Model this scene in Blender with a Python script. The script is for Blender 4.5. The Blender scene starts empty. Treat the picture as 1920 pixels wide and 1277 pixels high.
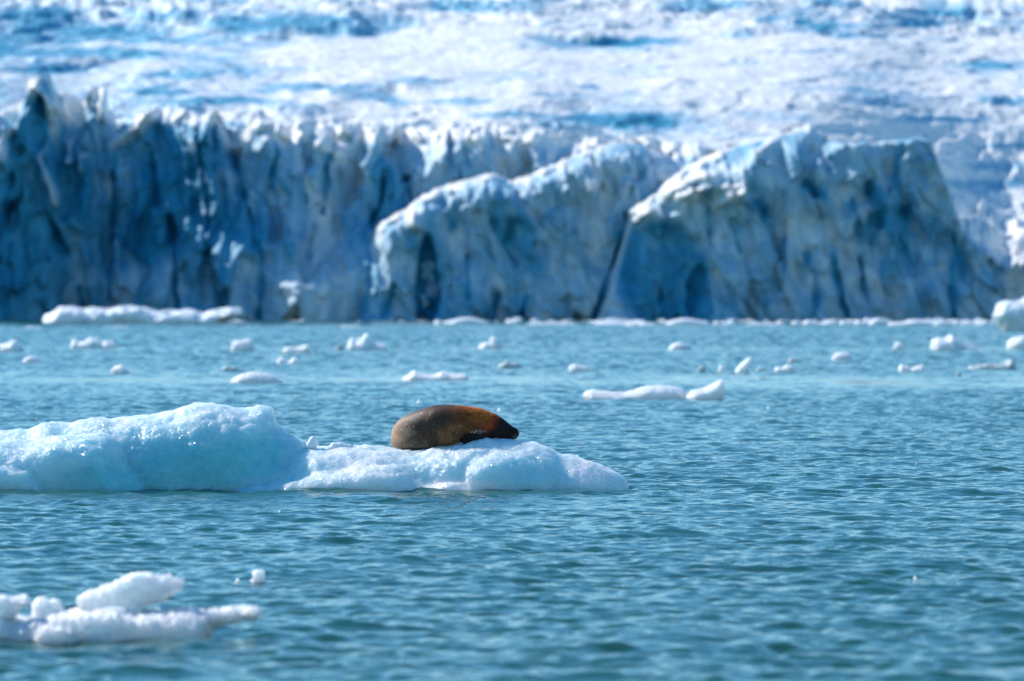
import bpy, math, random
import numpy as np
from mathutils import Vector

# ------------------------------------------------------------------ camera, sky, sun, exposure
sc = bpy.context.scene
COL = sc.collection
F = 10666.7          # focal length in photo pixels (200 mm lens)
CAMH = 3.2           # camera height above the water
HOR = 568.0          # photo row of the horizon
cam_d = bpy.data.cameras.new('camera')
cam = bpy.data.objects.new('camera', cam_d); COL.objects.link(cam)
cam_d.lens = 200; cam_d.sensor_width = 36; cam_d.clip_start = 0.5; cam_d.clip_end = 12000
cam.location = (0, 0, CAMH)
cam.rotation_euler = (math.radians(90) - math.atan((638.5 - HOR) / F), 0, 0)
cam_d.dof.use_dof = True
cam_d.dof.focus_distance = 98.0
cam_d.dof.aperture_fstop = 1.75
sc.camera = cam

SUN_EL, SUN_AZ = math.radians(38), math.radians(311)     # azimuth clockwise from +Y
world = bpy.data.worlds.new('World'); sc.world = world; world.use_nodes = True
wn = world.node_tree.nodes; wl = world.node_tree.links
sky = wn.new('ShaderNodeTexSky'); sky.sky_type = 'NISHITA'; sky.sun_disc = False
sky.sun_elevation = SUN_EL; sky.sun_rotation = SUN_AZ
sky.altitude = 0; sky.air_density = 1.0; sky.dust_density = 0.0; sky.ozone_density = 2.5
bg = wn['Background']; bg.inputs['Strength'].default_value = 0.15
hs = wn.new('ShaderNodeHueSaturation'); hs.inputs['Saturation'].default_value = 1.3; hs.inputs['Value'].default_value = 1.0
wl.new(sky.outputs[0], hs.inputs['Color']); tint = wn.new('ShaderNodeMix'); tint.data_type = 'RGBA'; tint.blend_type = 'MULTIPLY'; tint.inputs[0].default_value = 1
tint.inputs[7].default_value = (0.92, 1.045, 1.02, 1)
wl.new(hs.outputs[0], tint.inputs[6]); wl.new(tint.outputs[2], bg.inputs[0])
sun_d = bpy.data.lights.new('sun', 'SUN'); sun_d.energy = 4.4; sun_d.angle = math.radians(0.5)
sun_d.color = (1.0, 0.955, 0.90)
sun = bpy.data.objects.new('sun', sun_d); COL.objects.link(sun)
S = Vector((math.sin(SUN_AZ) * math.cos(SUN_EL), math.cos(SUN_AZ) * math.cos(SUN_EL), math.sin(SUN_EL)))
sun.rotation_euler = (-S).to_track_quat('-Z', 'Y').to_euler()
sun.location = (-40, 60, 60)
vs = sc.view_settings
vs.view_transform = 'Standard'; vs.look = 'None'; vs.gamma = 1; vs.use_curve_mapping = False
vs.exposure = 0.3
sc.cycles.use_denoising = True
sc.cycles.max_bounces = 8
sc.cycles.sample_clamp_indirect = 6

# ------------------------------------------------------------------ numpy noise
_rng = np.random.RandomState(7)
_perm = _rng.permutation(256); _perm = np.concatenate([_perm, _perm, _perm])
_grad = _rng.normal(size=(256, 3)); _grad /= np.linalg.norm(_grad, axis=1)[:, None]

def perlin(x, y, z=0.0):
    x, y, z = np.broadcast_arrays(np.asarray(x, float), np.asarray(y, float), np.asarray(z, float))
    xi = np.floor(x).astype(np.int64); yi = np.floor(y).astype(np.int64); zi = np.floor(z).astype(np.int64)
    fx = x - xi; fy = y - yi; fz = z - zi
    xi &= 255; yi &= 255; zi &= 255
    s = lambda t: t * t * t * (t * (t * 6 - 15) + 10)
    u, v, w = s(fx), s(fy), s(fz)
    def g(dx, dy, dz):
        gr = _grad[_perm[_perm[_perm[(xi + dx) & 255] + ((yi + dy) & 255)] + ((zi + dz) & 255)]]
        return gr[..., 0] * (fx - dx) + gr[..., 1] * (fy - dy) + gr[..., 2] * (fz - dz)
    a = g(0, 0, 0) * (1 - u) + g(1, 0, 0) * u
    b = g(0, 1, 0) * (1 - u) + g(1, 1, 0) * u
    c = g(0, 0, 1) * (1 - u) + g(1, 0, 1) * u
    d = g(0, 1, 1) * (1 - u) + g(1, 1, 1) * u
    return ((a * (1 - v) + b * v) * (1 - w) + (c * (1 - v) + d * v) * w) * 1.6

def fbm(x, y, z=0.0, o=4, gain=0.5, lac=2.03):
    t = 0; a = 1.0; n = 0
    for i in range(o):
        t = t + a * perlin(x + 13.7 * i, y + 7.1 * i, z + 3.3 * i); n += a
        a *= gain; x = x * lac; y = y * lac; z = z * lac
    return t / n

def ridged(x, y, z=0.0, o=4, gain=0.5, lac=2.03):
    t = 0; a = 1.0; n = 0
    for i in range(o):
        t = t + a * (1 - 2.2 * np.abs(perlin(x + 5.7 * i, y + 9.1 * i, z + 2.3 * i))); n += a
        a *= gain; x = x * lac; y = y * lac; z = z * lac
    return t / n

def facets(x, y, seed=0, jit=0.9):
    """piecewise planar relief: each cell has its own height and tilt -> (height, cell value)"""
    x, y = np.broadcast_arrays(np.asarray(x, float), np.asarray(y, float))
    xi = np.floor(x).astype(np.int64); yi = np.floor(y).astype(np.int64)
    W = np.full(x.shape, 1e-9); H = np.zeros(x.shape); Vv = np.zeros(x.shape)
    for dx in (-1, 0, 1):
        for dy in (-1, 0, 1):
            h = _perm[(_perm[(xi + dx + seed) & 255] + yi + dy) & 255]
            g = _grad[h]
            px = xi + dx + 0.5 + jit * 0.8 * g[..., 0]; py = yi + dy + 0.5 + jit * 0.8 * g[..., 1]
            d = (x - px) ** 2 + (y - py) ** 2
            w = np.exp(-16.0 * d); W = W + w
            hv = h / 255.0 - 0.5
            g2 = _grad[(h * 7 + 31) & 255]
            H = H + w * (hv + 1.1 * (g2[..., 0] * (x - px) + g2[..., 1] * (y - py)))
            Vv = Vv + w * hv
    return H / W, Vv / W

def sst(a, b, x):
    t = np.clip((x - a) / (b - a), 0, 1); return t * t * (3 - 2 * t)

def P(px, py, D):     # photo pixel on a plane D metres off -> world X, Z
    return (px - 960) * D / F, CAMH + (HOR - py) * D / F

def dist_of(py):      # distance of the water under a photo row
    return CAMH * F / (py - HOR)

# ------------------------------------------------------------------ object helpers
def tag(o, label=None, cat=None, group=None, kind=None):
    if label: o['label'] = label
    if cat: o['category'] = cat
    if group: o['group'] = group
    if kind: o['kind'] = kind
    return o

def grid_mesh(name, X, Y, Z, attrs=None, close=False):
    """X,Y,Z: (rows, cols) arrays"""
    r, c = X.shape
    me = bpy.data.meshes.new(name)
    co = np.stack([X, Y, Z], -1).reshape(-1, 3).astype(np.float32)
    idx = np.arange(r * c, dtype=np.int32).reshape(r, c)
    q = np.stack([idx[:-1, :-1], idx[:-1, 1:], idx[1:, 1:], idx[1:, :-1]], -1).reshape(-1, 4)
    set_mesh(me, co, q)
    for k, v in (attrs or {}).items():
        set_attr(me, k, v.reshape(-1))
    return me

def set_mesh(me, co, q):
    me.vertices.add(len(co)); me.vertices.foreach_set('co', np.ascontiguousarray(co, np.float32).ravel())
    me.loops.add(q.size); me.loops.foreach_set('vertex_index', np.ascontiguousarray(q, np.int32).ravel())
    me.polygons.add(len(q))
    me.polygons.foreach_set('loop_start', np.arange(len(q), dtype=np.int32) * q.shape[1])
    me.polygons.foreach_set('use_smooth', np.ones(len(q), dtype=bool))
    me.update(calc_edges=True); me.validate()

def set_attr(me, name, v):
    a = me.attributes.new(name, 'FLOAT', 'POINT'); a.data.foreach_set('value', np.ascontiguousarray(v, np.float32))

def set_col(me, name, c):
    a = me.attributes.new(name, 'FLOAT_COLOR', 'POINT')
    a.data.foreach_set('color', np.ascontiguousarray(np.concatenate([c, np.ones((len(c), 1))], 1), np.float32).ravel())

def link(name, me, mat, parent=None):
    o = bpy.data.objects.new(name, me); COL.objects.link(o)
    if mat: me.materials.append(mat)
    if parent: o.parent = parent
    return o

def get_co(me):
    a = np.empty(len(me.vertices) * 3, np.float32); me.vertices.foreach_get('co', a); return a.reshape(-1, 3).astype(float)

def get_no(me):
    a = np.empty(len(me.vertices) * 3, np.float32); me.vertex_normals.foreach_get('vector', a); return a.reshape(-1, 3).astype(float)

def put_co(me, c):
    me.vertices.foreach_set('co', np.ascontiguousarray(c, np.float32).ravel()); me.update()

def remesh(me, voxel):
    o = bpy.data.objects.new('remesh_tmp', me); COL.objects.link(o)
    m = o.modifiers.new('r', 'REMESH'); m.mode = 'VOXEL'; m.voxel_size = voxel; m.use_smooth_shade = True
    dg = bpy.context.evaluated_depsgraph_get(); dg.update()
    out = bpy.data.meshes.new_from_object(o.evaluated_get(dg))
    bpy.data.objects.remove(o)
    return out

def smooth_mesh(me, it=2, f=0.5):
    n = len(me.vertices); e = np.empty(len(me.edges) * 2, np.int32); me.edges.foreach_get('vertices', e); e = e.reshape(-1, 2)
    c = get_co(me); deg = np.bincount(e.ravel(), minlength=n)[:, None].clip(1)
    for _ in range(it):
        s = np.zeros_like(c)
        for k in range(3):
            s[:, k] = np.bincount(e[:, 0], c[e[:, 1], k], n) + np.bincount(e[:, 1], c[e[:, 0], k], n)
        c = c * (1 - f) + s / deg * f
    put_co(me, c)

# ------------------------------------------------------------------ materials
def new_mat(name):
    m = bpy.data.materials.new(name); m.use_nodes = True
    return m, m.node_tree.nodes, m.node_tree.links, m.node_tree.nodes['Principled BSDF']

def nd(N, t, **kw):
    n = N.new(t)
    for k, v in kw.items():
        if k in n.inputs: n.inputs[k].default_value = v
        else: setattr(n, k, v)
    return n

def noise_node(N, L, vec, scale, detail=4, rough=0.55, dist=0.0):
    n = N.new('ShaderNodeTexNoise'); n.inputs['Scale'].default_value = scale
    n.inputs['Detail'].default_value = detail; n.inputs['Roughness'].default_value = rough
    n.inputs['Distortion'].default_value = dist
    L.new(vec, n.inputs['Vector']); return n

def ramp(N, L, src, pts):
    r = N.new('ShaderNodeValToRGB'); L.new(src, r.inputs[0])
    e = r.color_ramp.elements
    while len(e) < len(pts): e.new(0.5)
    for k, (p, c) in enumerate(pts):
        e[k].position = p; e[k].color = (c, c, c, 1) if isinstance(c, (int, float)) else (*c, 1)
    return r

def mixc(N, L, fac, a, b):
    m = N.new('ShaderNodeMix'); m.data_type = 'RGBA'
    for s, i in ((fac, 0), (a, 6), (b, 7)):
        if hasattr(s, 'is_linked') or hasattr(s, 'node'): L.new(s, m.inputs[i])
        else: m.inputs[i].default_value = s if i == 0 else (*s, 1)
    return m.outputs[2]

def math_node(N, L, op, a, b=0.0, clamp=False):
    m = N.new('ShaderNodeMath'); m.operation = op; m.use_clamp = clamp
    for k, s in enumerate((a, b)):
        if hasattr(s, 'node'): L.new(s, m.inputs[k])
        else: m.inputs[k].default_value = s
    return m.outputs[0]

def bump(N, L, h, strength, dist, prev=None):
    b = N.new('ShaderNodeBump'); b.inputs['Strength'].default_value = strength; b.inputs['Distance'].default_value = dist
    L.new(h, b.inputs['Height'])
    if prev: L.new(prev, b.inputs['Normal'])
    return b.outputs[0]

def glacier_mat(name):
    m, N, L, b = new_mat(name)
    tc = N.new('ShaderNodeTexCoord').outputs['Object']
    blue = nd(N, 'ShaderNodeAttribute', attribute_name='blue').outputs['Fac']
    dirt = nd(N, 'ShaderNodeAttribute', attribute_name='dirt').outputs['Fac']
    mp = N.new('ShaderNodeMapping'); mp.inputs['Scale'].default_value = (1, 1, 0.25); L.new(tc, mp.inputs[0])
    n1 = noise_node(N, L, mp.outputs[0], 0.35, 5, 0.6)
    n2 = noise_node(N, L, tc, 1.4, 4, 0.6)
    f = math_node(N, L, 'ADD', blue, math_node(N, L, 'MULTIPLY', math_node(N, L, 'SUBTRACT', n1.outputs[0], 0.5), 0.7))
    f = math_node(N, L, 'ADD', f, math_node(N, L, 'MULTIPLY', math_node(N, L, 'SUBTRACT', n2.outputs[0], 0.5), 0.25), True)
    c = ramp(N, L, f, [(0.0, (0.88, 0.85, 0.81)), (0.25, (0.43, 0.60, 0.70)), (0.5, (0.10, 0.375, 0.54)), (0.76, (0.026, 0.28, 0.435)), (1.0, (0.008, 0.16, 0.29))])
    c2 = mixc(N, L, math_node(N, L, 'MULTIPLY', dirt, 0.45), c.outputs[0], (0.20, 0.15, 0.13))
    L.new(c2, b.inputs['Base Color'])
    b.inputs['Roughness'].default_value = 0.55
    b.inputs['Specular IOR Level'].default_value = 0.25
    L.new(bump(N, L, n2.outputs[0], 0.45, 0.6, bump(N, L, n1.outputs[0], 0.35, 1.0)), b.inputs['Normal'])
    return m

def ice_mat(name, scale=1.0, sss=0.6, white=(0.84, 0.88, 0.90), teal=(0.16, 0.50, 0.60), rough=0.32, glit=0.7):
    """scale: size of a granule pattern in metres"""
    m, N, L, b = new_mat(name)
    tc = N.new('ShaderNodeTexCoord').outputs['Object']
    blue = nd(N, 'ShaderNodeAttribute', attribute_name='blue').outputs['Fac']
    n1 = noise_node(N, L, tc, 2.2 / scale, 5, 0.6, 0.3)
    n2 = noise_node(N, L, tc, 14 / scale, 5, 0.65)
    v = N.new('ShaderNodeTexVoronoi'); v.inputs['Scale'].default_value = 30 / scale; L.new(tc, v.inputs['Vector'])
    f = math_node(N, L, 'ADD', blue, math_node(N, L, 'MULTIPLY', math_node(N, L, 'SUBTRACT', n1.outputs[0], 0.5), 0.45))
    f = math_node(N, L, 'ADD', f, math_node(N, L, 'MULTIPLY', math_node(N, L, 'SUBTRACT', n2.outputs[0], 0.5), 0.25), True)
    mid = tuple((a * 0.45 + c * 0.55) for a, c in zip(teal, white))
    c = ramp(N, L, f, [(0.0, white), (0.45, mid), (1.0, teal)])
    L.new(c.outputs[0], b.inputs['Base Color'])
    b.inputs['Subsurface Weight'].default_value = sss
    b.inputs['Subsurface Radius'].default_value = (0.75, 0.93, 1.0)
    b.inputs['Subsurface Scale'].default_value = 0.25 * scale
    b.inputs['Roughness'].default_value = rough
    b.inputs['IOR'].default_value = 1.31
    nrm = bump(N, L, n1.outputs[0], 0.25, 0.10 * scale)
    crust = math_node(N, L, 'SUBTRACT', 1.0, math_node(N, L, 'MULTIPLY', f, 0.85))
    nrm = bump(N, L, math_node(N, L, 'MULTIPLY', n2.outputs[0], crust), 0.7, 0.05 * scale, nrm)
    nrm = bump(N, L, math_node(N, L, 'MULTIPLY', v.outputs['Distance'], crust), 0.6, 0.016 * scale, nrm)
    L.new(nrm, b.inputs['Normal'])
    # crystalline glitter: a thin wet coat whose tiny facets point every way
    v2 = N.new('ShaderNodeTexVoronoi'); v2.inputs['Scale'].default_value = 70 / scale; L.new(tc, v2.inputs['Vector'])
    sub = N.new('ShaderNodeVectorMath'); sub.operation = 'SUBTRACT'; L.new(v2.outputs['Color'], sub.inputs[0]); sub.inputs[1].default_value = (0.5, 0.5, 0.5)
    sca = N.new('ShaderNodeVectorMath'); sca.operation = 'SCALE'; L.new(sub.outputs[0], sca.inputs[0]); sca.inputs['Scale'].default_value = 1.5
    add = N.new('ShaderNodeVectorMath'); add.operation = 'ADD'; L.new(nrm, add.inputs[0]); L.new(sca.outputs[0], add.inputs[1])
    nm = N.new('ShaderNodeVectorMath'); nm.operation = 'NORMALIZE'; L.new(add.outputs[0], nm.inputs[0])
    L.new(nm.outputs[0], b.inputs['Coat Normal'])
    L.new(ramp(N, L, n1.outputs[0], [(0.45, 0.0), (0.62, glit)]).outputs[0], b.inputs['Coat Weight'])
    b.inputs['Coat Roughness'].default_value = 0.12
    return m

def water_mat():
    m, N, L, b = new_mat('glacial_water')
    tc = N.new('ShaderNodeTexCoord').outputs['Object']
    mp = N.new('ShaderNodeMapping'); mp.inputs['Scale'].default_value = (0.6, 1.3, 1); L.new(tc, mp.inputs[0])
    n1 = noise_node(N, L, mp.outputs[0], 5.0, 4, 0.6, 0.4)
    n2 = noise_node(N, L, tc, 0.05, 3, 0.5)
    c = mixc(N, L, ramp(N, L, n2.outputs[0], [(0.35, 0.0), (0.65, 1.0)]).outputs[0], (0.020, 0.096, 0.072), (0.021, 0.104, 0.086))
    L.new(c, b.inputs['Base Color'])
    b.inputs['Roughness'].default_value = 0.08
    b.inputs['IOR'].default_value = 1.333
    g = nd(N, 'ShaderNodeAttribute', attribute_name='gust').outputs['Fac']
    L.new(bump(N, L, math_node(N, L, 'MULTIPLY', n1.outputs[0], g), 0.5, 0.04), b.inputs['Normal'])
    return m

# ------------------------------------------------------------------ water
def build_water():
    rng = np.random.RandomState(3)
    def band(N, Lm, l0, l1, head, spread, peak):
        """periodic height tile of Lm metres holding wavelengths l0..l1, unit rms slope"""
        k = np.fft.fftfreq(N, Lm / N) * 2 * np.pi
        kx, ky = np.meshgrid(k, k); kk = np.hypot(kx, ky); kk[0, 0] = 1
        ang = np.arctan2(ky, kx)
        d = np.abs(np.cos(ang - head)) ** spread
        lam = 2 * np.pi / kk
        amp = np.where((lam >= l0) & (lam <= l1), kk ** -2.0 * np.exp(-(np.log(lam / peak)) ** 2 / 0.8), 0) * (0.12 + d)
        amp[0, 0] = 0
        ph = rng.normal(size=kk.shape) + 1j * rng.normal(size=kk.shape)
        h = np.fft.ifft2(amp * ph).real
        gx, gy = np.gradient(h, Lm / N)
        h /= math.sqrt((gx ** 2 + gy ** 2).mean())
        return h, Lm
    def samp(t, x, y):
        h, Lm = t; N = h.shape[0]
        u = (x / Lm * N) % N; v = (y / Lm * N) % N
        i = u.astype(np.int32); j = v.astype(np.int32); fu = u - i; fv = v - j
        i %= N; j %= N; i1 = (i + 1) % N; j1 = (j + 1) % N
        return (h[j, i] * (1 - fu) + h[j, i1] * fu) * (1 - fv) + (h[j1, i] * (1 - fu) + h[j1, i1] * fu) * fv
    T = [band(1024, 71.0, 2.2, 9.0, 1.9, 2, 3.6), band(1024, 37.3, 0.8, 2.6, 1.35, 2, 1.3), band(1024, 17.7, 0.13, 0.9, 1.75, 1.2, 0.34)]
    rows = [30.0]
    while rows[-1] < 1290: rows.append(rows[-1] * 1.00085)
    r = np.array(rows)[:, None]; out_ = 0.12 + np.cumsum(np.geomspace(0.0008, 0.03, 52))
    a = np.concatenate([-out_[::-1], np.linspace(-0.12, 0.12, 350), out_])[None, :]
    X = r * np.tan(a) + 0 * r; Y = r + 0 * a
    # wind: slicks and rough streaks on the water
    wob = 14 * perlin(X / 60, Y / 90) + 5 * perlin(X / 14, Y / 30, 4)
    slick = np.exp(-((Y + wob - 232) / 20) ** 2) * (0.5 + 0.5 * perlin(X / 5, Y / 16, 7.7))
    slick += np.exp(-((Y - 395 + 2 * wob) / 22) ** 2) * 0.3
    slick += sst(600, 1000, Y + 3 * wob) * 0.35
    gust = 1.0 + 0.35 * fbm(X / 9, Y / 26, 2.0, 3) - np.clip(slick, 0, 0.8)
    gust = np.clip(gust, 0.22, 1.6)
    H = 0.020 * samp(T[0], X, Y) + 0.062 * gust * samp(T[1], X + 3, Y) * (1 + 1.3 * sst(150, 500, Y)) * sst(2000, 900, Y)
    c, s = math.cos(0.5), math.sin(0.5)
    H += 0.175 * gust * samp(T[2], X * c - Y * s, X * s + Y * c) * sst(1500, 600, Y)
    c, s = math.cos(-0.9), math.sin(-0.9)
    H += 0.05 * gust * samp(T[1], X * c - Y * s + 11, X * s + Y * c) * (1 + 1.3 * sst(150, 500, Y)) * sst(2000, 900, Y)
    me = bpy.data.meshes.new('water')
    co = np.stack([X, Y, H], -1).reshape(-1, 3)
    nr, nc = X.shape
    idx = np.arange(nr * nc, dtype=np.int32).reshape(nr, nc)
    q = np.stack([idx[:-1, :-1], idx[:-1, 1:], idx[1:, 1:], idx[1:, :-1]], -1).reshape(-1, 4)
    n = len(co)     # the same sheet carries on, calm and lower, beyond the ripples
    far = np.array([(-6000, -800, -0.22), (6000, -800, -0.22), (6000, 6000, -0.22), (-6000, 6000, -0.22)])
    set_mesh(me, np.concatenate([co, far]), np.concatenate([q, [[n, n + 1, n + 2, n + 3]]]))
    set_attr(me, 'gust', np.concatenate([gust.ravel(), np.ones(4)]))
    tag(link('water', me, water_mat()), 'rippled teal glacial water of the bay', kind='structure')
build_water()

# ------------------------------------------------------------------ glacier
GM = glacier_mat('glacier_ice')

def seg_field(px, py, path, w):
    """soft mask round a polyline in photo pixels; w = half width (can vary along path as 3rd item)"""
    best = np.full(px.shape, 1e9)
    for (x0, y0), (x1, y1) in zip(path[:-1], path[1:]):
        dx, dy = x1 - x0, y1 - y0
        t = np.clip(((px - x0) * dx + (py - y0) * dy) / (dx * dx + dy * dy + 1e-9), 0, 1)
        best = np.minimum(best, np.hypot(px - x0 - t * dx, py - y0 - t * dy))
    w = w * np.clip(0.75 + 1.1 * perlin(px / 23, py / 41, path[0][0] * 0.37), 0.25, 1.5)
    return np.exp(-((best + 2.5 * perlin(px / 9, py / 30, 3.3)).clip(0) / w) ** 2) * np.clip(0.8 + 0.8 * perlin(px / 30, py / 50, path[0][1] * 0.31), 0.15, 1)

def ell(px, py, cx, cy, rx, ry, soft=1.0):
    d = np.hypot((px - cx) / rx, (py - cy) / ry)
    return sst(1.0 + 0.35 * soft, 1.0 - 0.35 * soft, d)

# crest of the long back wall (photo pixels)
CR = [(-700, 235), (-500, 200), (-300, 240), (-150, 205), (-60, 235), (0, 215), (22, 232), (50, 150), (85, 136), (112, 205), (135, 236), (160, 152), (185, 160), (200, 235), (215, 250),
      (250, 222), (285, 192), (322, 212), (345, 205), (372, 222), (405, 205), (428, 262), (445, 285), (462, 215), (485, 205), (510, 222), (540, 252),
      (560, 222), (590, 240), (625, 262), (650, 238), (700, 238), (760, 235), (800, 245), (880, 240), (1000, 250), (1150, 262), (1300, 272), (1450, 292),
      (1600, 325), (1700, 352), (1780, 382), (1850, 415), (1900, 445), (1950, 478), (2050, 440), (2200, 400), (2500, 380), (2900, 400)]
# dark slots in the wall: path, half width px, depth m
SLOTS = [([(278, 285), (286, 330), (292, 385)], 9, 5), ([(318, 410), (330, 480), (334, 560), (345, 600)], 8, 4.5), ([(435, 285), (455, 350), (478, 420), (482, 460)], 8, 4.5),
         ([(524, 285), (514, 320), (510, 355)], 6, 4), ([(616, 290), (612, 350), (606, 400)], 6, 4.5), ([(722, 320), (718, 380), (700, 420)], 8, 4.5),
         ([(590, 430), (580, 480)], 9, 4), ([(760, 330), (775, 380)], 6, 2.5), ([(80, 380), (100, 430), (115, 470)], 9, 4), ([(208, 280), (205, 400), (203, 500), (200, 560)], 5, 3),
         ([(140, 540), (160, 600)], 8, 3), ([(25, 330), (10, 420), (-10, 470)], 12, 4), ([(496, 470), (498, 540), (492, 600)], 5, 2.5), ([(370, 260), (382, 330), (395, 400), (392, 480)], 4, 2),
         ([(1925, 500), (1915, 560)], 10, 3), ([(-120, 300), (-100, 500)], 12, 4), ([(-260, 350), (-300, 560)], 14, 5), ([(-430, 300), (-410, 460)], 12, 4), ([(2060, 480), (2090, 590)], 12, 4), ([(2260, 450), (2240, 560)], 12, 4)]
# blades that stick out and catch the sun
BLADES = [([(98, 210), (90, 255), (80, 300), (95, 340), (104, 380)], 8, 3.6), ([(125, 260), (122, 300)], 8, 3.0), ([(150, 285), (148, 320)], 7, 2.5), ([(10, 240), (5, 290)], 10, 3.0),
          ([(64, 160), (90, 190), (104, 205)], 12, 4.0), ([(180, 165), (185, 215)], 8, 3.5), ([(362, 270), (364, 290)], 6, 1.8), ([(455, 235), (445, 275)], 12, 3), ([(215, 262), (250, 235), (275, 205)], 10, 3.5)]

# snowy ledges and caps along the crest: path, half width px, depth m
CAPS = [([(222, 252), (250, 232), (272, 214)], 10, 4.0), ([(318, 212), (340, 204)], 9, 3.5), ([(356, 214), (364, 226)], 8, 3.2), ([(392, 196), (398, 212)], 10, 3.8), ([(436, 246), (448, 276)], 10, 3.8),
        ([(474, 214), (492, 232)], 11, 3.8), ([(505, 232), (528, 252), (540, 262)], 11, 4.0), ([(566, 236), (574, 252)], 10, 3.6), ([(612, 250), (624, 272)], 11, 3.6), ([(592, 268), (600, 276)], 7, 2.6),
        ([(640, 246), (652, 250)], 8, 2.8), ([(700, 244), (712, 250)], 7, 2.5), ([(782, 250), (788, 258)], 8, 2.6), ([(60, 158), (84, 184), (102, 206)], 13, 4.5), ([(150, 172), (156, 192)], 8, 3.0), ([(178, 170), (186, 214)], 10, 4.0),
        ([(20, 244), (8, 280), (2, 300)], 9, 3.4), ([(120, 262), (126, 300)], 8, 3.0), ([(146, 288), (150, 318)], 7, 2.6), ([(360, 262), (364, 284)], 6, 2.0), ([(430, 220), (420, 232)], 7, 2.4), ([(845, 256), (900, 262)], 6, 2.0), ([(940, 258), (1000, 266)], 6, 2.0),
        ([(-90, 230), (-60, 260)], 12, 4), ([(-200, 230), (-180, 280)], 12, 4), ([(-330, 250), (-310, 300)], 12, 4)]

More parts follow.
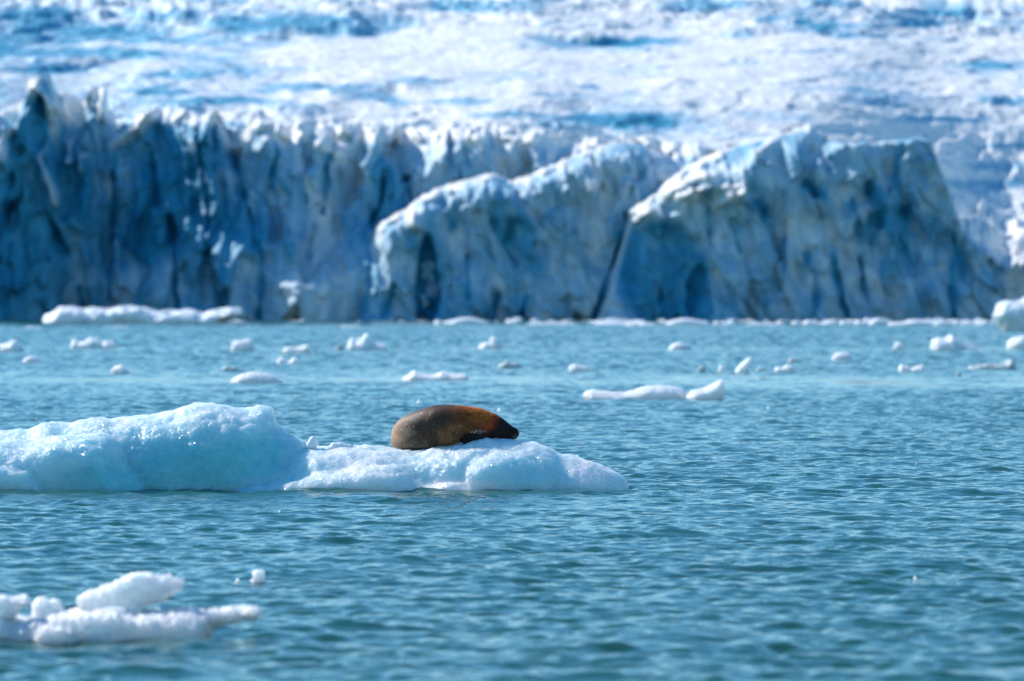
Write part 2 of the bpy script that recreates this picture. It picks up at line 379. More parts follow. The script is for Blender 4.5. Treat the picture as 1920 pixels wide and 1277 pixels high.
def build_glacier():
    D0 = 1075.0
    u = np.linspace(-700, 2900, 1150)
    crp = np.interp(u, *zip(*CR))
    crp = crp + 15 * fbm(u / 30, 0.3 + 0 * u, 0, 3) + 3 * fbm(u / 7, 3.3 + 0 * u, 0, 2)
    foot = D0 + 26 * perlin(u / 420, 1.5 + 0 * u) + 50 * sst(1300, 1950, u) - 40 * sst(200, -300, u)
    Xf = (u - 960) * D0 / F
    zc = CAMH + (HOR - crp) * D0 / F
    # ---- face
    nv = 150
    v = np.linspace(-0.03, 1, nv)[:, None]
    Z = v * zc[None, :]
    U = np.broadcast_to(u[None, :], Z.shape); PY = HOR - (Z - CAMH) * F / D0
    X = np.broadcast_to(Xf[None, :], Z.shape).copy()
    n_low = fbm(U / 150, PY / 420, 1.7, 3)
    warp = 22 * perlin(U / 130, PY / 160, 8.8)
    flute = ridged((U + warp) / 62, PY / 420, 0.4, 3)
    fine = fbm((U + warp) / 17, PY / 70, 2.2, 4)
    blocky = fbm(U / 40, PY / 36, 6.1, 4)
    fa, fv = facets((U + 1.6 * warp + 10 * blocky) / 64, PY / 130 + 0.3 * blocky, 3)
    fb, fv2 = facets((U + warp + 8 * blocky) / 19, PY / 40 + 0.3 * blocky, 9)
    topf = sst(1.0, 0.8, v)
    lean = 0.22 * Z + 7.5 * sst(0.82, 1.03, v) ** 1.5
    dep = foot[None, :] + lean - 3.6 * n_low * 2 - 2.2 * flute * (0.35 + 0.65 * topf) - 0.8 * fine * topf - 1.1 * blocky - 6.2 * fa - 1.9 * fb
    # shattered apron at the foot stands proud with an arched upper edge
    ap = sst(455 + 0 * PY, 520, PY + 38 * np.cos(U / 62.0) + 26 * perlin(U / 70, 0.2))
    dep -= 3.0 * ap * sst(170, 240, U)
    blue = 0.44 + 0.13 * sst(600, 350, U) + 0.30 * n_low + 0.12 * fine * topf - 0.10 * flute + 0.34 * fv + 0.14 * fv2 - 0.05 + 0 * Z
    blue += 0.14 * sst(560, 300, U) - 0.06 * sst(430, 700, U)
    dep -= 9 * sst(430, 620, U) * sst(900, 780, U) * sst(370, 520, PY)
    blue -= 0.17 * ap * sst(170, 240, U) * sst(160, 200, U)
    dirt = 0.12 * sst(0.10, 0.5, fbm((U + warp) / 14, PY / 150, 9.1, 3)) * sst(350, 620, U) + 0.12 * sst(0.2, 0.5, fbm(U / 10, PY / 60, 19.1, 3))
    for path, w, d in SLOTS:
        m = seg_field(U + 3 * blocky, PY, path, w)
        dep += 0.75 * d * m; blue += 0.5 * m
    for path, w, d in CAPS:
        m = seg_field(U + 7 * blocky, PY + 5 * fine, path, w * 1.45)
        dep -= 1.2 * d * np.minimum(1.25 * m, 1); blue -= 0.6 * m
    for path, w, d in BLADES:
        m = seg_field(U + 4 * blocky, PY, path, w)
        dep -= d * m; blue -= 0.55 * m
    blue -= 0.45 * sst(0.90, 0.99, v + 0.05 * blocky + 0.05 * fv)
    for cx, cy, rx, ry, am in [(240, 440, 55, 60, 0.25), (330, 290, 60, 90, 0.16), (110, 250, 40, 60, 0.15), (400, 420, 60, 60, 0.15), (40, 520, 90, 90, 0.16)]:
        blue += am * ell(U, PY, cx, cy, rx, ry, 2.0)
    rows = [(X, dep, Z, blue, dirt)]
    # ---- surface behind the crest
    t = np.concatenate([np.linspace(0.4, 30, 46), 30 + np.cumsum(np.linspace(0.7, 2.4, 230)), 440 + np.cumsum(np.linspace(5, 40, 60))])[:, None]
    yc = dep[-1][None, :]
    ker = np.hanning(81); ker /= ker.sum()
    ysm = np.convolve(np.pad(dep[-1], 40, 'edge'), ker, 'valid')[None, :]
    zsm = np.convolve(np.pad(zc, 40, 'edge'), ker, 'valid')[None, :]
    kk = sst(0, 16, t)
    Y = yc * (1 - kk) + ysm * kk + t
    X2 = X[-1][None, :] * (1 + t / D0 * 1.0)
    base = 35.2 + 0.118 * t - 2.4e-5 * np.clip(t - 350, 0, None) ** 2
    base = np.where(t > 900, base[np.argmin(np.abs(t[:, 0] - 900))], base)
    PU = X2 / Y * F + 960
    edge = zc[None, :] * (1 - sst(0, 9, t)) + zsm * sst(0, 9, t)
    bl = sst(0, 1, t / 115)
    Zs = edge * (1 - bl) + base * bl
    Yr = D0 + t + 0 * Y      # keep the relief continuous along the sheet
    # broken, crevassed relief: ridges run along the front, cut by cross cracks
    cw = fbm(X2 / 30, Yr / 30, 4.2, 3)
    r1 = ridged(X2 / 17 + 0.6 * cw, Yr / 24 + 0.5 * cw, 0.7, 4)
    r2 = ridged(X2 / 4.6 + cw, Yr / 7, 5.5, 4)
    big = fbm(X2 / 52, Yr / 85, 3.9, 3)
    left = sst(700, 250, PU)
    amp = 0.50 + 1.25 * sst(90, 0, t) * (1 - 0.6 * sst(1150, 1350, PU) * sst(1850, 1700, PU)) + 0.25 * left + 0.8 * sst(260, 330, t) + 0.9 * sst(1650, 1850, PU) * sst(120, 20, t)
    smoothband = np.exp(-((PU - 900 + 0 * t) / 520) ** 2) * np.exp(-((t - 190) / 70) ** 2)
    amp = amp * (1 - 0.7 * smoothband)
    rel = 1.15 * (r1 - 0.25) * amp + 0.75 * (r2 - 0.3) * np.maximum(amp, 0.55) + 2.6 * big * (0.35 + sst(30, 300, t))
    fp, fpv = facets(X2 / 9 + 0.8 * cw, Yr / 15 + 0.6 * cw, 40)
    fq, fqv = facets(X2 / 3.6 + cw, Yr / 6, 70)
    rel = rel + (1.0 * fp + 0.35 * fq) * amp * (1 - 0.5 * smoothband)
    Zs = Zs + rel * sst(0, 7, t)
    # big hollows: a step that faces the viewer, then level ground behind
    for cx, tt, hw, h in STEPS:
        wx = sst(hw, 0, np.abs(PU - cx + 60 * cw + 30 * big)) * 0.55 * (0.6 + 0.8 * sst(-0.3, 0.3, fbm(X2 / 11, Yr / 15, cx * 0.013, 3)))
        dd = t - tt + 34 * cw + 14 * fbm(X2 / 9, Yr / 40, 1.1, 3) - (PU - cx) * 0.05
        Zs += wx * h * (sst(0, 13, dd) - 0.55 * sst(10, 80, dd) - 0.3 * np.exp(-((dd + 8) / 12) ** 2))
    bl2 = -0.03 + 0.10 * fpv * amp + 0.26 * sst(0.15, -0.35, r1) * (0.4 + amp * 0.5) + 0.18 * sst(0.1, -0.4, r2) + 0.3 * sst(0.05, -0.4, big)
    bl2 = bl2 + 0.16 * left + 0.22 * sst(0.05, 0.4, fbm(X2 / 26, Yr / 22, 12.2, 4)) - 0.22 * smoothband
    PYv = HOR - (Zs - CAMH) * F / Y
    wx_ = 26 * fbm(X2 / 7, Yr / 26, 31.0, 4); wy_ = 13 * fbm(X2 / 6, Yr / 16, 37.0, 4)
    for cx, cy, rx, ry in SHADE_PATCHES:
        bl2 = bl2 + 0.42 * ell(PU + wx_, PYv + wy_, cx, cy, rx, ry, 1.6)  # slope shade put into the colour as blue
    blr = blue[-1][None, :]
    bl2 = blr * sst(5, 0, t) + bl2 * sst(0, 5, t)
    dr2 = 0.22 * sst(0.15, 0.5, fbm(X2 / 9, Yr / 5, 22.2, 4)) * (0.4 + 0.6 * sst(1000, 1700, PU))
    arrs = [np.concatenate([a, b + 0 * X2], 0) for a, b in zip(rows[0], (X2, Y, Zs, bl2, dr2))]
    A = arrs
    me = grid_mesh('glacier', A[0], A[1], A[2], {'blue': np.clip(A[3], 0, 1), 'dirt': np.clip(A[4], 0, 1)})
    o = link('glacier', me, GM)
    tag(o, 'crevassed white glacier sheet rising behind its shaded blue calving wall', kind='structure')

# shade of slopes on the glacier surface, painted as blue patches
SHADE_PATCHES = [(450, 45, 70, 17), (560, 40, 80, 18), (700, 42, 100, 20), (640, 62, 70, 10), (900, 12, 120, 12), (1090, 82, 140, 14), (1180, 78, 90, 9), (1390, 65, 30, 9), (1440, 35, 26, 7), (1500, 42, 22, 7), (1560, 48, 36, 6),
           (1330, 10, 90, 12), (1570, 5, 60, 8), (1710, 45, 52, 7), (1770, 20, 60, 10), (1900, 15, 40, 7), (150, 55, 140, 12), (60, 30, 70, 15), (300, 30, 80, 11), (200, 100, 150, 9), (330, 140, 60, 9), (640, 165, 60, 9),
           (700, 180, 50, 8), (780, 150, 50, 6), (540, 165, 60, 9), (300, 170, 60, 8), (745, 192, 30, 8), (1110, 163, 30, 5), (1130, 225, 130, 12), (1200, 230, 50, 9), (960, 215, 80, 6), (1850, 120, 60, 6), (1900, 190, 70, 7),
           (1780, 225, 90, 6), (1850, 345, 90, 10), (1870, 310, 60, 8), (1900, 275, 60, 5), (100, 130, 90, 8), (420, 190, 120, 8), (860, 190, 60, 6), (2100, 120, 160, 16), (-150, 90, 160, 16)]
STEPS = [(640, 265, 250, 5.5), (1090, 245, 190, 3.5), (300, 285, 160, 3.0), (1400, 262, 110, 2.5), (1650, 285, 150, 2.6), (760, 105, 130, 2.2), (590, 60, 120, 2.0),
         (1240, 70, 120, 2.2), (450, 120, 140, 2.4), (1850, 55, 160, 2.2), (180, 170, 150, 2.2), (960, 300, 120, 3), (100, 300, 120, 3.0), (1850, 300, 120, 2.5),
         (1000, 60, 140, 1.6), (300, 60, 130, 2.2), (2200, 200, 250, 4), (-200, 220, 250, 4)]
build_glacier()

def headland(name, crest, D, T, R, pw, slots, shelves, recess, blue0, label, seed, tl, rim_r, dirt0=0.2, tw=125, fl=1.0, back=26.0):
    """a spur of the calving front: crest polyline in photo px; T thickness, R rounding distance in px"""
    u0, u1 = crest[0][0], crest[-1][0]
    u = np.linspace(u0, u1, int((u1 - u0) / 2.6))
    cx, cy = zip(*crest)
    cp = np.interp(u, cx, cy)
    cp2 = cp + (10 * fbm(u / 22, seed + 0 * u, 0, 3) + 2.5 * fbm(u / 8, seed + 2 + 0 * u, 0, 2)) * sst(0, 60, 600 - cp)
    zc = CAMH + (HOR - cp2) * D / F
    nv = 140
    s = np.linspace(0, 1, nv)[:, None] ** 0.85
    Z = -1.5 + s * (zc[None, :] + 1.5)
    U = np.broadcast_to(u[None, :], Z.shape); PY = HOR - (Z - CAMH) * F / D
    # distance to the crest line
    d = np.full(Z.shape, 1e9)
    pts = list(zip(u[::4], cp[::4]))
    for (x0, y0), (x1, y1) in zip(pts[:-1], pts[1:]):
        dx, dy = x1 - x0, y1 - y0
        tt = np.clip(((U - x0) * dx + (PY - y0) * dy) / (dx * dx + dy * dy + 1e-9), 0, 1)
        d = np.minimum(d, np.hypot(U - x0 - tt * dx, PY - y0 - tt * dy))
    Rr = R * (0.12 + 0.88 * sst(rim_r + 40, rim_r - 20, U))
    q = np.clip(d / Rr, 0, 1)
    prof = (1 - (1 - q) ** 2) ** pw
    warp = 24 * perlin(U / 120, PY / 150, seed)
    slant = 0.22 * (PY - 400)
    flute = ridged((U - slant + warp) / 55, PY / 380, seed + 0.4, 3)
    fine = fbm((U - slant + warp) / 15, PY / 60, seed + 2.2, 4)
    blocky = fbm(U / 38, PY / 34, seed + 6.1, 4)
    nlow = fbm(U / 130, PY / 200, seed + 3.1, 3)
    fa, fv = facets((U - slant + 1.5 * warp + 10 * blocky) / 50, PY / 110 + 0.3 * blocky, int(seed) + 5)
    fb, fv2 = facets((U - slant + warp + 8 * blocky) / 20, PY / 34 + 0.3 * blocky, int(seed) + 17)
    env = sst(0.05, 0.6, q)
    s0 = tl + (150 * sst(600, 430, PY) if tw > 200 else 0)
    Tu = T * (0.05 + 0.95 * sst(s0, s0 + tw * 0.9, U))
    dep = D + T * 0.5 - Tu * prof + (15 if tw > 200 else 20) * sst(s0 + tw * 0.9, s0, U) + 0.17 * Z - env * (1.5 * flute * fl + 0.7 * fine + 4 * nlow) - (0.15 + 0.85 * env) * (3.6 * fa + 1.6 * fb) - (1 - env) * 1.6 * blocky - (0.35 + 0.65 * env) * 1.2 * blocky
    blue = blue0 + 0.20 * nlow + env * (0.14 * fine - 0.10 * flute) + 0.30 * fv + 0.14 * fv2 - 0.05
    dirt = 0.6 * dirt0 * sst(0.08, 0.5, fbm((U - slant + warp) / 13, PY / 110, seed + 9.1, 3))
    dirt = dirt + 0.8 * sst(0.14, 0.0, q) * sst(0.0, 0.4, fbm(U / 12, PY / 12, seed + 1.1, 3))
    for path, w, dd in slots:
        m = seg_field(U + 3 * blocky, PY + 3 * fine, path, w)
        dep += 0.75 * dd * m; blue += 0.5 * m
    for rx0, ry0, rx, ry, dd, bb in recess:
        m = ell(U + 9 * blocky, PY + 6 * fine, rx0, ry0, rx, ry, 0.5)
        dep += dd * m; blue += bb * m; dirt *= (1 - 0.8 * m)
    for path, w, dd in shelves:      # ledges standing out below the crest, snow on them
        m = seg_field(U + 5 * blocky, PY + 4 * fine, path, w)
        dep -= dd * m; blue -= 0.5 * m; dirt = dirt + 0.25 * m * sst(0.1, 0.4, blocky)
    blue -= 0.42 * sst(0.16, 0.02, q) * sst(tl + tw * 0.86, tl + tw * 0.94, U) * sst(rim_r + 15, rim_r - 15, U)  # crest whitened in the colour, only where the ridge is sunlit
    # back side falls away behind the crest
    t = np.linspace(0.6, back, 36)[:, None]
    Yb = dep[-1][None, :] + t
    Xf = (u - 960) * D / F
    Zb = zc[None, :] - 0.012 * t ** 2 - 0.10 * t + 0.9 * (ridged(Xf[None, :] / 6, Yb / 7, seed + 4, 3) - 0.3) * sst(0, 4, t) * sst(0, 60, 600 - cp)[None, :]
    Zb = np.maximum(Zb, -2)
    A = [np.concatenate([a, b], 0) for a, b in (
        (np.broadcast_to(Xf[None, :], Z.shape), np.broadcast_to(Xf[None, :], Zb.shape)), (dep, Yb), (Z, Zb),
        (blue, 0.15 + 0.2 * fbm(Xf[None, :] / 5, Yb / 5, seed, 3)), (dirt, 0.1 + 0 * Yb))]
    me = grid_mesh(name, A[0], A[1], A[2], {'blue': np.clip(A[3], 0, 1), 'dirt': np.clip(A[4], 0, 1)})
    tag(link(name, me, GM), label, kind='structure')

# spur in the middle, its snowy crest climbing to the right
headland('glacier_spur',
         [(660, 604), (676, 545), (688, 480), (696, 440), (705, 418), (735, 402), (762, 386), (792, 362), (830, 345), (870, 335), (915, 322), (938, 326), (960, 336), (1000, 322), (1042, 302), (1090, 280), (1150, 262), (1200, 262), (1260, 290), (1330, 340), (1400, 400), (1460, 604)],
         1052, 13, 52, 0.6,
         [([(930, 555), (928, 604)], 12, 4), ([(985, 560), (975, 600)], 6, 2), ([(740, 540), (722, 590)], 7, 2), ([(955, 420), (950, 450)], 8, 1.6), ([(1172, 400), (1165, 450), (1130, 540), (1110, 600)], 8, 4), ([(875, 480), (880, 560)], 6, 1.5), ([(832, 375), (850, 420)], 9, 2)],
         [([(1105, 352), (1122, 342)], 12, 3.5), ([(785, 395), (780, 425)], 13, 3.5), ([(845, 375), (842, 392)], 10, 2.2), ([(722, 418), (742, 404)], 12, 4.0), ([(770, 408), (782, 420)], 13, 4.0), ([(795, 375), (815, 362)], 10, 3), ([(845, 352), (868, 348)], 9, 3), ([(890, 340), (915, 332)], 9, 3.2), ([(955, 342), (985, 338)], 9, 3), ([(1020, 322), (1050, 308)], 10, 3.4), ([(1095, 288), (1125, 278)], 9, 3)],
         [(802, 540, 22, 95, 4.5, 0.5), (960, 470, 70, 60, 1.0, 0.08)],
         0.37, 'middle spur of blue glacier ice with a white crest climbing rightward', 31.0, -9999, 9999, 0.30)
# big headland on the right
headland('glacier_headland',
         [(1120, 604), (1150, 520), (1172, 440), (1180, 392), (1215, 368), (1262, 330), (1300, 302), (1345, 280), (1400, 262), (1440, 252), (1500, 236), (1528, 226), (1540, 244), (1558, 262), (1600, 264), (1650, 262), (1700, 258), (1722, 254), (1746, 256), (1758, 290), (1775, 335), (1792, 385), (1802, 425), (1835, 462), (1860, 510), (1880, 560), (1890, 604)],
         1037, 14, 84, 0.62,
         [([(1515, 345), (1530, 365)], 14, 2.2), ([(1625, 345), (1640, 390), (1650, 425)], 13, 3.0), ([(1697, 395), (1700, 405)], 11, 2.5), ([(1510, 480), (1525, 520), (1520, 590)], 8, 3), ([(1560, 460), (1565, 520), (1590, 600)], 8, 3),
          ([(1470, 440), (1465, 520)], 6, 2), ([(1610, 490), (1625, 570)], 8, 2.5), ([(1785, 440), (1800, 520)], 13, 3), ([(1778, 500), (1785, 600)], 7, 2.5), ([(1600, 380), (1612, 460)], 8, 2), ([(1330, 390), (1328, 440)], 6, 1.6), ([(1370, 420), (1385, 470)], 5, 1.5), ([(1415, 380), (1445, 410)], 8, 1.5)],
         [([(1250, 362), (1300, 335), (1345, 330)], 12, 4.5), ([(1345, 382), (1390, 362)], 11, 4.5), ([(1270, 372), (1330, 352), (1380, 352)], 16, 4.0), ([(1420, 285), (1450, 262)], 11, 3.8), ([(1185, 398), (1225, 372)], 12, 3.8), ([(1245, 350), (1290, 320)], 10, 3.2), ([(1310, 310), (1350, 288)], 10, 3.0), ([(1190, 415), (1215, 395)], 9, 3)],
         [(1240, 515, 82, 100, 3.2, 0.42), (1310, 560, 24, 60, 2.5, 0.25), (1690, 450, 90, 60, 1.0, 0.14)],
         0.40, 'right headland of blue glacier ice with flat top and white left ridge', 57.0, -9999, 1535, 0.36)

# ------------------------------------------------------------------ floating ice
def resample(poly, n, closed=True):
    p = np.array(poly + ([poly[0]] if closed else []), float)
    s = np.r_[0, np.cumsum(np.hypot(*np.diff(p, axis=0).T))]
    t = np.linspace(0, s[-1], n, endpoint=not closed)
    return np.stack([np.interp(t, s, p[:, 0]), np.interp(t, s, p[:, 1])], 1)

def prism(out, T):
    n = len(out)
    bm_me = bpy.data.meshes.new('prism')
    v = [(x, -T, z) for x, z in out] + [(x, T, z) for x, z in out]
    f = [list(range(n))[::-1], list(range(n, 2 * n))] + [[i, (i + 1) % n, n + (i + 1) % n, n + i] for i in range(n)]
    f = [a[::-1] for a in f]
    bm_me.from_pydata(v, [], f); bm_me.update()
    return bm_me

def puff(outline, yoff, Tf, Tb, R, voxel, zfree, pw=0.5):
    """inflate an outline (world X,Z) to a rounded body; edges under zfree stay open (under water)"""
    out = resample(outline, 160)
    T = max(Tf, Tb) * 0.5
    me = remesh(prism(out, T), voxel)
    c = get_co(me)
    n = len(out); d = np.full(len(c), 1e9)
    for i in range(n):
        x0, z0 = out[i]; x1, z1 = out[(i + 1) % n]
        if z0 < zfree and z1 < zfree: continue
        dx, dz = x1 - x0, z1 - z0
        t = np.clip(((c[:, 0] - x0) * dx + (c[:, 2] - z0) * dz) / (dx * dx + dz * dz + 1e-12), 0, 1)
        d = np.minimum(d, np.hypot(c[:, 0] - x0 - t * dx, c[:, 2] - z0 - t * dz))
    q = np.clip(d / R, 0, 1)
    k = (1 - (1 - q) ** 2) ** pw
    yy = c[:, 1] / T
    c[:, 1] = yoff + np.where(yy < 0, yy * Tf, yy * Tb) * (0.06 + 0.94 * k)
    put_co(me, c)
    return me

def join_meshes(ms):
    V = []; Fc = []; o = 0
    for m in ms:
        V.append(get_co(m))
        for p in m.polygons: Fc.append([o + i for i in p.vertices])
        o += len(m.vertices)
    me = bpy.data.meshes.new('joined'); me.from_pydata(np.concatenate(V).tolist(), [], Fc); me.update()
    return me

def rough_up(me, seed, terms):
    for amp, size in terms:
        c = get_co(me); n = get_no(me)
        f = fbm(c[:, 0] / size, c[:, 1] / size, c[:, 2] / size + seed, 3)
        put_co(me, c + n * (amp * f)[:, None])

MAT_BIT = ice_mat('bergy_ice', 2.0, 0.8, (0.92, 0.92, 0.91), (0.30, 0.55, 0.62), 0.4)
MAT_BIT.node_tree.nodes['Principled BSDF'].inputs['Subsurface Scale'].default_value = 0.9
MAT_FAINT = ice_mat('waterlogged_ice', 2.0, 0.3, (0.50, 0.58, 0.56), (0.22, 0.42, 0.46), 0.3)

def ice_thing(name, label, cat, group, D, pieces, mat, voxel, terms, seed, bluef=None, sm=1):
    """pieces: (outline in photo px, y offset m, front T, back T, R px, power)"""
    k = D / F; ms = []
    for (ol, yo, Tf, Tb, R, pw) in pieces:
        w = [P(x, y, D) for x, y in ol]
        ms.append(puff(w, yo, Tf, Tb, R * k, voxel * 1.6, -0.02 * D / 98 - 0.01, pw))
    me = remesh(join_meshes(ms) if len(ms) > 1 else ms[0], voxel)
    smooth_mesh(me, sm)
    rough_up(me, seed, terms)
    c = get_co(me)
    if bluef is None:
        b = 0.12 + 0.35 * fbm(c[:, 0] / (14 * k * 4), c[:, 1] / (14 * k * 4), c[:, 2] / (14 * k * 4) + seed, 3)
    else: b = bluef(c, D)
    # origin at the waterline below the thing
    cx = c[:, 0].mean()
    c[:, 0] -= cx; put_co(me, c)
    for p in me.polygons: p.use_smooth = True
    set_attr(me, 'blue', np.clip(b, 0, 1))
    o = link(name, me, mat); o.location = (cx, D, 0)
    return tag(o, label, cat, group)

def auto_outline(x0, x1, yt, yb, prof, seed):
    """prof: list of (fraction along, height fraction)"""
    rnd = random.Random(seed)
    w = x1 - x0; h = yb - yt
    top = []
    for f, hh in prof:
        top.append((x0 + f * w, yb - hh * h))
    dn = max(4.0, 0.35 * h)
    return [(x0 + 0.06 * w, yb + dn)] + [(x0, yb - 0.02 * h)] + top + [(x1, yb - 0.02 * h), (x1 - 0.06 * w, yb + dn)]

MOUND = [(0.06, .35), (0.2, .75), (0.4, 1), (0.6, .95), (0.82, .6), (0.95, .3)]
BLOCK = [(0.03, .6), (0.12, .9), (0.3, 1), (0.8, .95), (0.92, .8), (0.98, .4)]
TWO = [(0.03, .5), (0.12, 1), (0.3, .85), (0.48, .45), (0.62, .5), (0.75, .9), (0.9, .85), (0.97, .4)]
SLOPE_R = [(0.05, .8), (0.1, 1), (0.3, .85), (0.55, .55), (0.8, .4), (0.95, .25)]
FLAT = [(0.04, .5), (0.15, .7), (0.35, 1), (0.5, .75), (0.7, .85), (0.85, .6), (0.96, .4)]
GRP = 'small ice pieces drifting between the floe and the glacier'
GRP2 = 'brash ice along the foot of the glacier'
# x0, x1, ytop, ybase, profile, faint, label
BITS = [
 (-40, 46, 638, 661, [(.05, .4), (.2, .55), (.4, .6), (.6, .7), (.75, 1), (.85, .9), (.9, .45), (.97, .3)], 0, 'white ice piece cut by the left picture edge with a pointed right end'),
 (132, 219, 634, 654, [(.03, .7), (.1, .9), (.18, .6), (.3, .7), (.45, 1), (.58, .9), (.68, .6), (.8, .7), (.95, .6)], 0, 'long lumpy ice piece below the left end of the long ice shelf'),
 (42, 76, 668, 680, MOUND, 0, 'small low white ice lump below the ice piece at the left picture edge'),
 (208, 245, 683, 702, [(.04, .5), (.2, .75), (.35, .8), (.5, 1), (.58, .95), (.66, .5), (.85, .45), (.96, .2)], 0, 'small white ice piece with a peaked middle, alone above the left big floe'),
 (433, 477, 637, 659, [(.02, .55), (.1, .85), (.3, .95), (.55, .95), (.8, 1), (.92, .8), (.97, .5)], 0, 'blocky white ice cube shape with flat top, left of the two flat pieces'),
 (530, 582, 645, 664, [(.03, .55), (.2, .7), (.45, .6), (.65, .7), (.85, 1), (.96, .9)], 0, 'flat white ice piece with raised right corner, left of the spiky one'),
 (414, 450, 686, 697, FLAT, 1, 'faint greenish ice sliver just above the smooth lens of ice'),
 (519, 560, 669, 684, TWO, 0, 'small twin-lobed white ice piece above the smooth lens of ice'),
 (432, 531, 698, 718, [(.03, .25), (.12, .6), (.25, .85), (.4, 1), (.6, .95), (.8, .7), (.93, .35)], 0, 'smooth white lens shaped ice piece, flat and rounded'),
 (629, 646, 646, 657, MOUND, 1, 'tiny faint ice lump just left of the spiky white ice piece'),
 (651, 728, 626, 658, [(.03, .4), (.08, .7), (.14, .7), (.2, .5), (.28, .7), (.36, .65), (.44, 1), (.5, .98), (.56, .7), (.66, .5), (.78, .4), (.9, .35), (.97, .15)], 0, 'spiky white ice piece with the sharpest peak among the far small pieces'),
 (752, 881, 694, 713, [(.03, .2), (.12, .6), (.19, 1), (.25, .7), (.4, .55), (.52, .6), (.6, .9), (.7, .65), (.85, .6), (.95, .55)], 0, 'long thin white ice piece with two bumps, above the seal'),
 (898, 944, 631, 655, [(.04, .3), (.2, .45), (.42, .5), (.52, .9), (.62, 1), (.75, .85), (.9, .45)], 0, 'white ice piece with one round hump on its right half, above the seal'),
 (933, 981, 677, 691, FLAT, 1, 'faint yellowish ice bit above the head of the seal'),
 (1066, 1106, 683, 698, [(.02, .5), (.12, .9), (.35, 1), (.6, .8), (.85, .75), (.97, .4)], 0, 'small oval white ice piece above the long floe with the curved horn'),
 (1252, 1299, 642, 657, MOUND, 0, 'low dull ice mound alone above the row of small upright pieces'),
 (1307, 1325, 686, 700, MOUND, 1, 'tiny faint ice lump left of the tiny white cone'),
 (1345, 1361, 683, 700, [(.05, .4), (.25, .85), (.4, 1), (.6, .85), (.9, .4)], 0, 'tiny white ice cone left of the leaning ice horn'),
 (1418, 1438, 689, 697, FLAT, 1, 'faint ice sliver right of the leaning ice horn'),
 (1453, 1491, 684, 699, [(.02, .6), (.15, .7), (.35, .6), (.55, .95), (.75, 1), (.92, .8)], 0, 'small white ice piece with raised right half, right of the leaning horn'),
 (1476, 1504, 671, 681, FLAT, 1, 'faint flat ice sliver above the piece with raised right half'),
 (1560, 1600, 660, 677, [(.02, .5), (.15, .8), (.5, 1), (.75, .9), (.92, .5)], 0, 'rounded white ice piece alone below the right headland'),
 (1674, 1698, 641, 656, MOUND, 0, 'small dull ice lump left of the winged white ice piece'),
 (1685, 1735, 683, 698, [(.02, .8), (.12, 1), (.25, .7), (.5, .55), (.75, .8), (.9, .9), (.97, .5)], 0, 'white ice piece sagging in the middle, left of the long flat ice strip'),
 (1793, 1803, 697, 706, MOUND, 1, 'tiny ice speck below and left of the long flat ice strip'),
 (1745, 1842, 628, 657, [(.02, .5), (.1, .75), (.3, .7), (.36, 1), (.42, .98), (.5, .75), (.62, .55), (.78, .35), (.95, .15)], 0, 'winged white ice piece with a central knob and long right tail'),
 (1888, 1975, 631, 656, BLOCK, 0, 'pale flat topped ice block cut by the right picture edge below the big white berg'),
 (1815, 1906, 674, 693, [(.02, .3), (.2, .45), (.4, .6), (.6, .5), (.75, .6), (.85, 1), (.95, .9)], 1, 'long flat dull ice strip with a lump at its right end'),
 (1418, 1438, 707, 712, FLAT, 1, 'thin ice sliver right of the curved horn floe'),
]
for i, (x0, x1, yt, yb, pr, faint, lab) in enumerate(BITS):
    D = dist_of(yb); w = (x1 - x0) * D / F
    h = (yb - yt) * D / F
    ol = auto_outline(x0, x1, yt, yb, pr, i)
    ice_thing('ice_piece', lab, 'drift ice', GRP, D, [(ol, 0, 0.4 * w, 0.5 * w, 0.55 * (yb - yt), 0.5)],
              MAT_FAINT if faint else MAT_BIT, max(w / 56, h / 30), [(0.17 * h, 0.45 * h), (0.09 * h, 0.16 * h)], i * 3.1)

BRASH = [
 (838, 918, 588, 607, MOUND, 'white ice mound at the glacier foot below the middle spur, alone'),
 (985, 1085, 601, 609, FLAT, 'low ice strip at the glacier foot, first right of the lone mound'),
 (1115, 1235, 599, 609, FLAT, 'low ice strip at the glacier foot, second right of the lone mound'),
 (1245, 1332, 590, 609, MOUND, 'broad ice mound at the glacier foot below the dark blue hollow'),
 (1336, 1380, 598, 609, TWO, 'low ice hump at the glacier foot, just right of the broad mound'),
 (1395, 1475, 602, 610, FLAT, 'thin ice strip at the glacier foot between broad mound and right row'),
 (1485, 1501, 598, 609, MOUND, 'tiny round ice lump, first of the right row at the glacier foot'),
 (1504, 1571, 595, 609, TWO, 'double humped ice piece, second of the right row at the glacier foot'),
 (1603, 1629, 597, 610, BLOCK, 'small ice block left of the tallest mound in the right row'),
 (1628, 1668, 589, 609, MOUND, 'tallest ice mound of the right row at the glacier foot'),
 (1664, 1748, 592, 611, [(.03, .5), (.2, .6), (.4, .7), (.55, .95), (.7, 1), (.85, .8), (.95, .5)], 'wide bumpy ice piece right of the tallest mound at the glacier foot'),
 (1752, 1779, 597, 612, BLOCK, 'round ice block near the right end of the row at the glacier foot'),
 (1786, 1805, 595, 608, MOUND, 'tiny ice lump, second last of the row at the glacier foot'),
 (1812, 1838, 598, 608, TWO, 'last small ice lump of the row, left of the big white berg'),
 (635, 680, 608, 614, FLAT, 'faint thin ice strip at the glacier foot left of the lone mound'),
 (45, 80, 610, 616, FLAT, 'faint thin ice strip below the left end of the long ice shelf'),
 (195, 245, 610, 615, FLAT, 'faint thin ice strip below the middle of the long ice shelf'),
]
